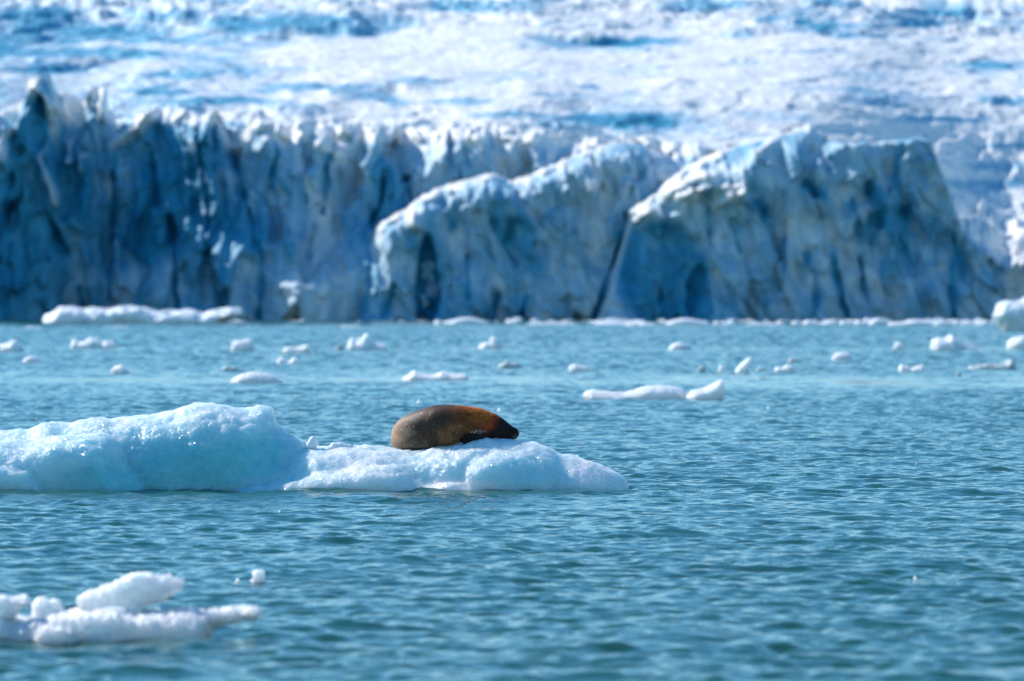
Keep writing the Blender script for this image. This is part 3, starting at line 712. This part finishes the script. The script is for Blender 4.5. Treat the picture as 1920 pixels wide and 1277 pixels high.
for i, (x0, x1, yt, yb, pr, lab) in enumerate(BRASH):
    yt = yb - 0.62 * (yb - yt)
    D = dist_of(yb); w = (x1 - x0) * D / F; h = (yb - yt) * D / F
    ol = auto_outline(x0, x1, yt, yb, pr, i + 50)
    ice_thing('brash_ice', lab, 'drift ice', GRP2, D, [(ol, 0, 0.4 * w, 0.4 * w, 0.5 * (yb - yt), 0.5)],
              MAT_BIT, max(w / 40, h / 22), [(0.12 * h, 0.4 * h), (0.05 * h, 0.15 * h)], 100 + i * 3.1)

def brash_field():
    rnd = random.Random(12); V = []; Fq = []
    for i in range(2600):
        px = rnd.uniform(-300, 2200)
        if rnd.random() > (0.10 if px < 820 else 0.55) * (0.15 + 1.6 * max(0.0, float(perlin(px / 46.0, 0.5)) + 0.15)): continue
        D = 985 - abs(rnd.gauss(0, 1)) * (70 if px > 820 else 45)
        X = (px - 960) * D / F; r = rnd.uniform(0.25, 1.1) * (1.5 if rnd.random() < 0.06 else 1); h = r * rnd.uniform(0.15, 0.5)
        n = rnd.randint(5, 7); b = len(V)
        for j in range(n):
            a = 6.283 * j / n; q = r * rnd.uniform(0.7, 1.25); V.append((X + q * math.cos(a), D + q * math.sin(a), -0.15))
        for j in range(n):
            a = 6.283 * j / n; q = r * rnd.uniform(0.35, 0.8); V.append((X + q * math.cos(a), D + q * math.sin(a), h * rnd.uniform(0.6, 1.2)))
        for j in range(n): Fq.append((b + j, b + (j + 1) % n, b + n + (j + 1) % n, b + n + j))
        Fq.append(tuple(b + n + j for j in range(n)))
    me = bpy.data.meshes.new('brash_mush'); me.from_pydata(V, [], Fq); me.update(); set_attr(me, 'blue', np.full(len(V), 0.1))
    tag(link('brash_mush', me, MAT_BIT), 'pale slush of crushed ice along the foot of the glacier', 'ice slush', kind='stuff')
brash_field()

# long shelf of ice at the left under the wall
D = dist_of(606)
ice_thing('ice_shelf', 'long low white ice shelf under the left glacier wall', 'ice floe', None, D,
          [([(84, 612), (86, 596), (100, 588), (112, 577), (125, 574), (140, 578), (158, 581), (178, 580), (200, 582), (218, 577), (240, 574), (262, 575), (280, 582), (300, 586), (330, 583), (372, 583), (382, 592), (392, 583), (420, 581), (442, 578), (458, 582), (452, 592), (420, 604), (400, 612)], 0, 7, 9, 14, 0.5)],
          MAT_BIT, 0.35, [(0.8, 2.0), (0.3, 0.7)], 77)
# big berg at the right picture edge
D = dist_of(620)
ice_thing('iceberg', 'big bright white berg cut by the right picture edge', 'iceberg', None, D,
          [([(1880, 624), (1868, 606), (1863, 592), (1868, 574), (1880, 566), (1905, 563), (1940, 556), (1975, 570), (2010, 590), (2030, 624)], 0, 4, 4, 30, 0.5)],
          MAT_BIT, 0.16, [(0.35, 1.2), (0.12, 0.4)], 78)
# leaning horn
D = dist_of(701)
ice_thing('ice_piece', 'white ice horn leaning right on the far water, taller than it is wide', 'drift ice', GRP, D,
          [([(1380, 706), (1377, 697), (1383, 688), (1394, 678), (1402, 671), (1411, 669), (1409, 678), (1402, 688), (1406, 697), (1404, 706)], 0, 0.5, 0.5, 9, 0.5)],
          MAT_BIT, 0.04, [(0.05, 0.2)], 79)
# long floe with horn, right of the seal: two pieces
D = dist_of(748)
ice_thing('ice_piece', 'long low white ice slab with rounded left end, right of the seal', 'drift ice', GRP, D,
          [([(1100, 754), (1093, 744), (1095, 736), (1108, 731), (1140, 734), (1170, 736), (1195, 729), (1215, 723), (1240, 722), (1262, 724), (1280, 730), (1292, 742), (1290, 754)], 0, 1.2, 1.4, 14, 0.5)],
          MAT_BIT, 0.05, [(0.06, 0.35), (0.02, 0.1)], 80)
ice_thing('ice_piece', 'curved white ice horn rising to a point at the right of the long slab', 'drift ice', GRP, D - 1.5,
          [([(1288, 754), (1286, 744), (1292, 737), (1300, 731), (1318, 728), (1335, 721), (1348, 713), (1355, 710), (1358, 722), (1357, 742), (1352, 754)], 0, 0.7, 0.8, 16, 0.5)],
          MAT_BIT, 0.04, [(0.04, 0.3), (0.02, 0.1)], 81)

# glassy specks of ice close to the seal floe
for i, (x, y, sz, lab) in enumerate([(1719, 873, 6, 'tiny glassy ice speck far right of the seal floe'), (1716, 1086, 7, 'tiny glassy ice speck at the lower right'),
                                     (524, 962, 6, 'tiny glassy ice speck below the big floe'), (1440, 766, 5, 'tiny ice speck right of the curved horn floe'),
                                     (786, 757, 9, 'tiny ice speck on the water above the rump of the seal'), (936, 772, 8, 'tiny ice speck on the water above the head of the seal')]):
    D = dist_of(y + 1); w = sz * D / F
    ol = auto_outline(x - sz / 2, x + sz / 2, y - sz * 0.9, y + 1, MOUND, i)
    ice_thing('ice_speck', lab, 'drift ice', 'tiny ice specks near the seal floe', D, [(ol, 0, 0.5 * w, 0.5 * w, 3, 0.5)], MAT_BIT, w / 9, [(0.1 * w, 0.4 * w)], i)

# ---- the near, blurred ice at the lower left
MAT_NEAR = ice_mat('near_ice', 0.8, 0.55, (0.92, 0.92, 0.91), (0.60, 0.74, 0.76), 0.3)
MAT_NEAR.node_tree.nodes['Principled BSDF'].inputs['Subsurface Weight'].default_value = 1.0
MAT_NEAR.node_tree.nodes['Principled BSDF'].inputs['Subsurface Scale'].default_value = 0.5
D = dist_of(1196)
ice_thing('ice_floe', 'blurred pale floe nearest the camera with a slanting wing of ice on top', 'ice floe', None, D,
          [([(-150, 1225), (-160, 1170), (-100, 1140), (-40, 1135), (5, 1150), (20, 1163), (60, 1160), (110, 1150), (150, 1148), (200, 1142), (250, 1145), (262, 1150), (285, 1148), (320, 1147), (352, 1146), (385, 1150), (396, 1170), (388, 1196), (380, 1225)], 0, 0.55, 0.6, 26, 0.5),
           ([(142, 1128), (150, 1118), (175, 1108), (208, 1100), (235, 1082), (262, 1078), (300, 1082), (325, 1088), (342, 1090), (342, 1100), (322, 1112), (300, 1124), (275, 1134), (262, 1150), (240, 1168), (190, 1172), (160, 1150)], 0.12, 0.16, 0.2, 20, 0.5),
           ([(62, 1165), (60, 1140), (66, 1128), (85, 1126), (104, 1129), (113, 1142), (112, 1172), (80, 1180)], 0.1, 0.2, 0.2, 20, 0.5),
           ([(280, 1196), (278, 1160), (290, 1148), (320, 1143), (335, 1158), (370, 1150), (395, 1146), (430, 1140), (470, 1140), (490, 1148), (488, 1156), (460, 1160), (425, 1170), (400, 1168), (395, 1190), (380, 1202)], -0.1, 0.2, 0.3, 16, 0.5),
           ([(-30, 1165), (-40, 1120), (0, 1117), (20, 1122), (52, 1117), (56, 1126), (38, 1134), (34, 1150), (10, 1165)], -0.15, 0.16, 0.2, 14, 0.5),
           ([(75, 1205), (72, 1180), (95, 1172), (130, 1174), (155, 1188), (158, 1210)], -0.55, 0.15, 0.3, 14, 0.5),
           ([(175, 1205), (172, 1184), (190, 1178), (215, 1180), (222, 1205)], -0.5, 0.12, 0.3, 12, 0.5)],
          MAT_NEAR, 0.009, [(0.05, 0.14), (0.05, 0.05), (0.02, 0.02)], 90)
D = dist_of(1096)
ice_thing('ice_piece', 'small glassy ice lump alone above the tip of the blurred near floe', 'drift ice', None, D,
          [([(468, 1102), (466, 1092), (474, 1086), (472, 1074), (480, 1069), (494, 1070), (496, 1082), (494, 1088), (502, 1094), (500, 1102)], 0, 0.09, 0.1, 8, 0.5)],
          MAT_NEAR, 0.008, [(0.02, 0.06)], 91)
ice_thing('ice_speck', 'tiny glassy ice speck left of the small glassy lump', 'drift ice', None, D,
          [([(441, 1100), (440, 1092), (445, 1084), (450, 1090), (452, 1100)], 0, 0.04, 0.04, 4, 0.5)], MAT_NEAR, 0.006, [(0.01, 0.04)], 92)

# ---- the seal's floe
SD = 98.0
MAT_FLOE = ice_mat('floe_ice', 1.0, 1.0, (0.90, 0.91, 0.90), (0.22, 0.64, 0.70), 0.42, 1.0)
MAT_FLOE.node_tree.nodes['Principled BSDF'].inputs['Subsurface Scale'].default_value = 0.5
MAT_FLOE.node_tree.nodes['Principled BSDF'].inputs['Specular IOR Level'].default_value = 0.3
def floe_blue(c, D):
    px = c[:, 0] * F / D + 960; py = HOR - (c[:, 2] - CAMH) * F / D
    n = fbm(c[:, 0] / 0.9, c[:, 1] / 0.9, c[:, 2] / 0.5 + 4, 4)
    n2 = fbm(c[:, 0] / 0.25, c[:, 1] / 0.25, c[:, 2] / 0.2 + 9, 4)
    b = 0.30 + 0.18 * n + 0.07 * n2
    b += 0.9 * ell(px + 25 * n, py + 10 * n, 390, 892, 190, 66, 2.6)          # clear bubble-free ice
    b += 0.30 * ell(px, py, 490, 852, 60, 60, 2.4)
    b += 0.40 * ell(px, py, 1000, 905, 70, 45, 2.2)
    b += 0.30 * ell(px, py, 130, 900, 200, 26, 2.0)
    b -= 0.35 * ell(px + 20 * n, py + 10 * n2, 620, 880, 110, 40, 1.5)
    b -= 0.45 * ell(px, py, 480, 908, 75, 24, 1.5)
    b -= 0.55 * ell(px + 20 * n, py + 6 * n2, 860, 908, 65, 12, 1.0)
    b -= 0.35 * ell(px, py, 1110, 880, 45, 25, 1.5)
    return b
floe = ice_thing('ice_floe', 'long turquoise and white ice floe on which the seal lies', 'ice floe', None, SD,
    [  # back mass with the highest hump
     ([(-380, 965), (-400, 905), (-330, 860), (-220, 830), (-110, 822), (-30, 812), (0, 809), (31, 804), (52, 805), (68, 799), (81, 793), (97, 793), (129, 797), (152, 788), (181, 785), (220, 788), (239, 783), (274, 781), (304, 775), (326, 770), (342, 761), (355, 758), (384, 756), (417, 759), (446, 764), (462, 765), (480, 763), (500, 768), (510, 776), (516, 790), (524, 801), (536, 813), (555, 822), (575, 832), (600, 842), (660, 850), (690, 900), (690, 965)], 0.42, 1.15, 2.0, 118, 0.60),
     # pale knob at its right shoulder
     ([(452, 790), (458, 770), (470, 762), (481, 758), (500, 761), (511, 768), (513, 787), (495, 800), (470, 798)], 0.45, 0.30, 0.35, 16, 0.5),
     # rounded lobe in front at the left
     ([(-300, 965), (-310, 890), (-220, 860), (-120, 842), (-40, 836), (10, 826), (60, 826), (110, 816), (160, 812), (196, 810), (214, 816), (230, 832), (240, 850), (250, 872), (262, 886), (275, 905), (285, 965)], -0.65, 0.95, 1.8, 62, 0.55),
     ([(-60, 965), (-70, 890), (-30, 866), (20, 862), (50, 864), (75, 868), (78, 880), (100, 898), (110, 965)], -1.3, 0.5, 1.2, 30, 0.6),
     # right half that carries the seal
     ([(380, 965), (400, 925), (450, 905), (500, 880), (535, 858), (560, 844), (590, 838), (620, 839), (650, 838), (677, 837), (712, 839), (746, 846), (774, 847), (808, 838), (842, 831), (860, 827), (877, 823), (904, 821), (952, 821), (966, 825), (990, 830), (1004, 831), (1021, 837), (1036, 840), (1049, 850), (1083, 856), (1117, 867), (1145, 880), (1166, 893), (1179, 906), (1182, 918), (1150, 965)], 0.1, 1.1, 1.6, 75, 0.6),
     # low shelf in front, middle, and the bulge on the right
     ([(440, 965), (455, 915), (520, 900), (600, 884), (680, 872), (745, 872), (775, 885), (800, 900), (860, 898), (905, 902), (920, 916), (925, 965)], -0.85, 0.6, 1.2, 34, 0.6),
     ([(840, 965), (850, 880), (880, 850), (930, 838), (985, 842), (1025, 860), (1050, 890), (1062, 925), (1060, 965)], -0.4, 0.85, 1.2, 60, 0.6),
    ], MAT_FLOE, 0.021, [(0.07, 0.75), (0.045, 0.26), (0.016, 0.10), (0.008, 0.045)], 40, floe_blue, 16)
MAT_CHIP = ice_mat('white_ice_chip', 0.5, 0.5, (0.86, 0.89, 0.92), (0.5, 0.7, 0.78), 0.3)
ice_thing('ice_chunk', 'upright pointed white ice chunk standing on the floe left of the seal', 'ice chunk', None, SD,
          [([(571, 838), (576, 828), (581, 820), (587, 817), (593, 822), (597, 834), (592, 842), (584, 848), (575, 845)], 0.0, 0.1, 0.1, 8, 0.5)],
          MAT_CHIP, 0.011, [(0.008, 0.08)], 41)
ice_thing('ice_chunk', 'low lumpy row of white ice crumbs on the floe between chunk and seal', 'ice chunk', None, SD,
          [([(598, 848), (606, 838), (618, 836), (622, 830), (638, 829), (650, 832), (660, 833), (665, 840), (662, 850)], 0.0, 0.12, 0.12, 7, 0.5)],
          MAT_CHIP, 0.012, [(0.012, 0.06)], 42)

# ------------------------------------------------------------------ the seal
def build_seal():
    k = SD / F
    # photo x, depth offset m, centre row, half height px, half width px
    sp = [(973.5, -0.02, 812.5, 2.5, 3), (972, -0.02, 812.5, 6, 7), (969, -0.02, 812.8, 9.5, 11), (963, -0.02, 813, 12.5, 14), (955, -0.01, 812.5, 17, 17), (946, 0, 809.5, 22, 21), (936, 0, 806.5, 26, 25), (922, 0.0, 805.5, 32, 30),
          (902, 0.02, 804.5, 38.5, 38), (875, 0.03, 804, 42.5, 43), (845, 0.05, 803.5, 44.5, 47), (818, 0.12, 805.5, 45.5, 48), (795, 0.27, 810, 42, 48), (781, 0.50, 815, 38, 48), (776, 0.80, 821, 32, 43),
          (786, 1.08, 826, 27, 33), (796, 1.30, 833, 19, 23), (806, 1.48, 838, 12, 15), (812, 1.58, 840, 5, 7)]
    sp = np.array(sp, float)
    t = np.arange(len(sp)); tt = np.linspace(0, len(sp) - 1, 150)
    def cr(v):
        i = np.clip(tt.astype(int), 0, len(sp) - 2); f = tt - i
        p0 = v[np.clip(i - 1, 0, None)]; p1 = v[i]; p2 = v[i + 1]; p3 = v[np.clip(i + 2, None, len(sp) - 1)]
        return 0.5 * ((2 * p1) + (p2 - p0) * f + (2 * p0 - 5 * p1 + 4 * p2 - p3) * f ** 2 + (3 * p1 - p0 - 3 * p2 + p3) * f ** 3)
    px, yo, zc, hh, hw = [cr(sp[:, j]) for j in range(5)]
    X = (px - 960) * k; Y = yo; Z = CAMH + (HOR - zc) * k; hh = hh * k; hw = hw * k
    tx = np.gradient(X); ty = np.gradient(Y); L = np.hypot(tx, ty) + 1e-9
    nx, ny = -ty / L, tx / L
    A = np.linspace(0, 2 * np.pi, 56, endpoint=False)
    ca, sa = np.cos(A), np.sin(A)
    sup = lambda v, e: np.sign(v) * np.abs(v) ** e
    V = []
    for i in range(len(X)):
        cc = sup(ca, 0.92); ss = np.where(sa < 0, sup(sa, 0.62), sup(sa, 1.0)); cc = np.where(sa < 0, sup(ca, 0.62), cc)
        w = hw[i] * (1 + 0.07 * np.clip(-sa, 0, 1))
        V.append(np.stack([X[i] + nx[i] * cc * w, Y[i] + ny[i] * cc * w, Z[i] + ss * hh[i]], 1))
    V = np.array(V); n, m, _ = V.shape
    co = V.reshape(-1, 3).tolist(); Fc = []
    for i in range(n - 1):
        for j in range(m):
            Fc.append([i * m + j, i * m + (j + 1) % m, (i + 1) * m + (j + 1) % m, (i + 1) * m + j])
    Fc.append(list(range(m))[::-1]); Fc.append([(n - 1) * m + j for j in range(m)])
    body = bpy.data.meshes.new('b'); body.from_pydata(co, [], Fc); body.update()
    def limb(pts, wide, thick, wdir):
        """flattened tube along pts; wide/thick radii lists; wdir wide direction"""
        P_ = np.array(pts, float); seg = 30
        ts = np.linspace(0, len(P_) - 1, seg); C = np.stack([np.interp(ts, range(len(P_)), P_[:, a]) for a in range(3)], 1)
        W = np.interp(ts, range(len(wide)), wide); T = np.interp(ts, range(len(thick)), thick)
        W *= np.sqrt(np.clip(1 - (np.linspace(0, 1, seg) - 0.0) ** 10, 0.02, 1))
        co = []; fc = []; mm = 20
        for i in range(seg):
            tg = C[min(i + 1, seg - 1)] - C[max(i - 1, 0)]; tg /= np.linalg.norm(tg)
            a = np.array(wdir, float); a -= tg * a.dot(tg); a /= np.linalg.norm(a); b = np.cross(tg, a)
            for j in range(mm):
                th = 2 * np.pi * j / mm; co.append(C[i] + a * math.cos(th) * W[i] + b * math.sin(th) * T[i])
        for i in range(seg - 1):
            for j in range(mm): fc.append([i * mm + j, i * mm + (j + 1) % mm, (i + 1) * mm + (j + 1) % mm, (i + 1) * mm + j])
        fc.append(list(range(mm))[::-1]); fc.append([(seg - 1) * mm + j for j in range(mm)])
        me = bpy.data.meshes.new('l'); me.from_pydata([tuple(c) for c in co], [], fc); me.update(); return me
    def W3(px, y, py): return ((px - 960) * k, y, CAMH + (HOR - py) * k)
    parts = [body]
    # fore flippers: near side folded back along the chest, far side mirrored
    for sgn in (-1, 1):
        parts.append(limb([W3(912, 0.27 * sgn, 818), W3(896, 0.40 * sgn, 823), W3(878, 0.44 * sgn, 826), W3(866, 0.42 * sgn, 829)], [0.09, 0.10, 0.10, 0.06], [0.06, 0.045, 0.03, 0.02], (0.2, 0, 1)))
    # hind flippers, spread flat behind the rump
    for sgn in (-1, 1):
        parts.append(limb([W3(810, 1.48, 839), W3(812 + 16 * sgn, 1.68, 841), W3(816 + 30 * sgn, 1.92, 843)], [0.07, 0.10, 0.14], [0.05, 0.03, 0.02], (1, 0.4 * -sgn, 0)))
    # brow, muzzle pads
    me = remesh(join_meshes(parts), 0.012)
    smooth_mesh(me, 6)
    c = get_co(me); no = get_no(me)
    pxv = c[:, 0] / k + 960; pyv = HOR - (c[:, 2] - CAMH) / k
    side = np.abs(no[:, 1])
    # soft folds round the neck and over the flank, small lumps of blubber
    fold = np.zeros(len(c))
    for x0, w, a in [(925, 3.0, 0.016), (908, 3.5, 0.012), (893, 4, 0.009), (879, 5, 0.006), (790, 7, 0.007)]:
        fold -= a * np.exp(-((pxv - x0 + (pyv - 800) * 0.45) / w) ** 2) * side
    fold += 0.006 * fbm(c[:, 0] / 0.25, c[:, 1] / 0.25, c[:, 2] / 0.18, 3)
    # eye socket, nostril, mouth line
    fold -= 0.007 * np.exp(-(((pxv - 951) / 2.6) ** 2 + ((pyv - 803) / 2.2) ** 2)) * side
    fold -= 0.006 * np.exp(-((pyv - 819 - (968 - pxv) * 0.12) / 1.0) ** 2) * sst(948, 955, pxv) * side
    fold += 0.006 * np.exp(-(((pxv - 967) / 5) ** 2 + ((pyv - 812) / 5) ** 2)) * side
    # hollow where the chest lifts off the ice
    put_co(me, c + no * fold[:, None])
    # ---------------- fur colours, some sun and shade painted in
    n1 = fbm(c[:, 0] / 0.22, c[:, 1] / 0.22, c[:, 2] / 0.22, 4)
    n2 = fbm(c[:, 0] / 0.05, c[:, 1] / 0.05, c[:, 2] / 0.05, 3)
    n3 = fbm(c[:, 0] / 0.02 + 5, c[:, 1] / 0.02, c[:, 2] / 0.02, 2)
    X_ = pxv + 20 * n1 + 4 * n2; Y_ = pyv + 16 * n1 + 3 * n2
    def mx(a, b, f): return a * (1 - f[:, None]) + np.array(b) * f[:, None]
    col = np.tile(np.array([0.088, 0.048, 0.031]), (len(c), 1))            # slate grey-brown flank
    col = mx(col, (0.44, 0.26, 0.155), sst(778, 738, X_) ** 1.3)                  # pale tan rump, its sunlit end brightened in the colour
    col = mx(col, (0.16, 0.115, 0.085), sst(820, 845, Y_) * sst(850, 790, X_) * 0.8)   # lighter low flank
    col = mx(col, (0.30, 0.21, 0.15), 0.6 * ell(X_, Y_, 766, 812, 11, 9, 1.6))       # worn patch
    col = mx(col, (0.21, 0.058, 0.017), sst(815, 872, X_ + (Y_ - 800) * 0.35) )       # rusty shoulder
    col = mx(col, (0.62, 0.14, 0.014), sst(842, 895, X_) * sst(798, 764, Y_ - (X_ - 880) * 0.35))   # orange nape
    col = mx(col, (0.24, 0.095, 0.042), 0.8 * ell(X_, Y_, 846, 818, 24, 20, 1.4))
    # dark chest and flipper, their shadow under the rusty flank painted in
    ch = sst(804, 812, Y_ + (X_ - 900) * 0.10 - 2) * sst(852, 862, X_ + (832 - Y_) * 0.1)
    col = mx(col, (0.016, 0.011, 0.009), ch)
    col = mx(col, (0.03, 0.022, 0.018), 0.85 * ell(pxv, pyv + 5 * n1, 783, 844, 36, 5, 1.0))  # dark crease under the belly, its shade painted into the fur
    # dark head bordered by a red-brown rim
    hd = pxv - 0.75 * (pyv - 800) * -0.35
    edge = 917 + 0.55 * np.clip(800 - pyv, -30, 30) + 3 * n1
    col = mx(col, (0.40, 0.045, 0.008), 0.85 * sst(-15, -1, pxv - edge + 3 * n2) * sst(818, 798, pyv))
    col = mx(col, (0.018, 0.0085, 0.007), sst(-2, 20, pxv - edge + 3 * n2))
    col = mx(col, (0.012, 0.010, 0.010), sst(958, 966, pxv) * 0.8)
    # pale tuft of wet hair above the flipper
    tuft = ell(pxv, pyv, 897, 809.5, 14, 3.2, 1.2) * sst(0.0, 0.35, n3 + 0.12)
    col = mx(col, (0.62, 0.42, 0.32), tuft * side)
    for sx, sy, sr in [(760, 796, 2.0), (789, 775, 1.6), (806, 778, 1.2), (864, 799, 1.2), (800, 790, 1.0), (846, 822, 1.2), (775, 800, 1.4), (751, 806, 1.8)]:
        col = mx(col, (0.42, 0.36, 0.31), 0.75 * ell(pxv, pyv, sx, sy, sr, sr, 1.4))   # scars
    col *= (1 + 0.5 * n1 + 0.6 * n2 + 0.45 * n3).clip(0.3, 2.2)[:, None]
    cx, cz = (850 - 960) * k, 0.62
    c2 = get_co(me); c2 -= np.array([cx, 0, cz]); put_co(me, c2)
    set_col(me, 'fur', np.clip(col, 0.004, 1))
    m, N, L, b = new_mat('seal_fur')
    at = nd(N, 'ShaderNodeAttribute', attribute_name='fur')
    tc = N.new('ShaderNodeTexCoord').outputs['Object']
    f1 = noise_node(N, L, tc, 60, 4, 0.7)
    mp = N.new('ShaderNodeMapping'); mp.inputs['Scale'].default_value = (40, 40, 220); L.new(tc, mp.inputs[0])
    f2 = noise_node(N, L, mp.outputs[0], 1.0, 3, 0.6)
    g = ramp(N, L, f1.outputs[0], [(0.3, 0.62), (0.7, 1.3)])
    mm = N.new('ShaderNodeMix'); mm.data_type = 'RGBA'; mm.blend_type = 'MULTIPLY'; mm.inputs[0].default_value = 0.8
    L.new(at.outputs['Color'], mm.inputs[6]); L.new(g.outputs[0], mm.inputs[7]); L.new(mm.outputs[2], b.inputs['Base Color'])
    b.inputs['Roughness'].default_value = 0.5
    b.inputs['Specular IOR Level'].default_value = 0.12; b.inputs['Sheen Weight'].default_value = 0.06; b.inputs['Sheen Roughness'].default_value = 0.4
    b.inputs['Sheen Tint'].default_value = (1.0, 0.75, 0.55, 1)
    L.new(bump(N, L, f2.outputs[0], 0.4, 0.004, bump(N, L, f1.outputs[0], 0.5, 0.006)), b.inputs['Normal'])
    for p in me.polygons: p.use_smooth = True
    root = bpy.data.objects.new('seal', None); COL.objects.link(root); root.location = (cx, SD + 0.22, cz)
    tag(root, 'brown bearded seal with rusty shoulders and dark head resting on the floe', 'seal')
    link('body', me, m, root)
    # eyes
    me_, N2, L2, b2 = new_mat('wet_dark_eye')
    b2.inputs['Base Color'].default_value = (0.006, 0.004, 0.004, 1); b2.inputs['Roughness'].default_value = 0.08
    import bmesh
    for sgn in (-1, 1):
        bm = bmesh.new(); bmesh.ops.create_uvsphere(bm, u_segments=20, v_segments=14, radius=0.019)
        e = bpy.data.meshes.new('eye'); bm.to_mesh(e); bm.free()
        for p in e.polygons: p.use_smooth = True
        o = link('eye', e, me_, root)
        x, y, z = W3(951, 0.145 * sgn, 803); o.location = (x - cx, y - 0.01, z - cz)
    # whiskers: fine pale bristles on the muzzle
    mw, N3, L3, b3 = new_mat('whisker'); b3.inputs['Base Color'].default_value = (0.45, 0.36, 0.28, 1); b3.inputs['Roughness'].default_value = 0.4
    rnd = random.Random(5)
    for sgn in (-1, 1):
        V = []; Fq = []
        for i in range(26):
            x, y, z = W3(963 + rnd.uniform(-3, 4), 0.11 * sgn, 814 + rnd.uniform(-3, 4))
            d = Vector((rnd.uniform(-0.3, 0.5), sgn * 1.0, rnd.uniform(-1.2, -0.2))).normalized()
            Ln = rnd.uniform(0.06, 0.11); p = Vector((x - cx, y, z - cz)); pr = 0.0011
            for j in range(6):
                q = p + d * Ln * j / 5 + Vector((0, 0, -0.02 * (j / 5) ** 2)); r = pr * (1 - 0.8 * j / 5)
                for a in range(3):
                    th = a * 2.094; V.append((q.x + r * math.cos(th), q.y, q.z + r * math.sin(th)))
                if j:
                    s0 = len(V) - 6
                    for a in range(3): Fq.append([s0 + a, s0 + (a + 1) % 3, s0 + 3 + (a + 1) % 3, s0 + 3 + a])
        w = bpy.data.meshes.new('whiskers'); w.from_pydata(V, [], Fq); w.update(); link('whiskers', w, mw, root)
build_seal()
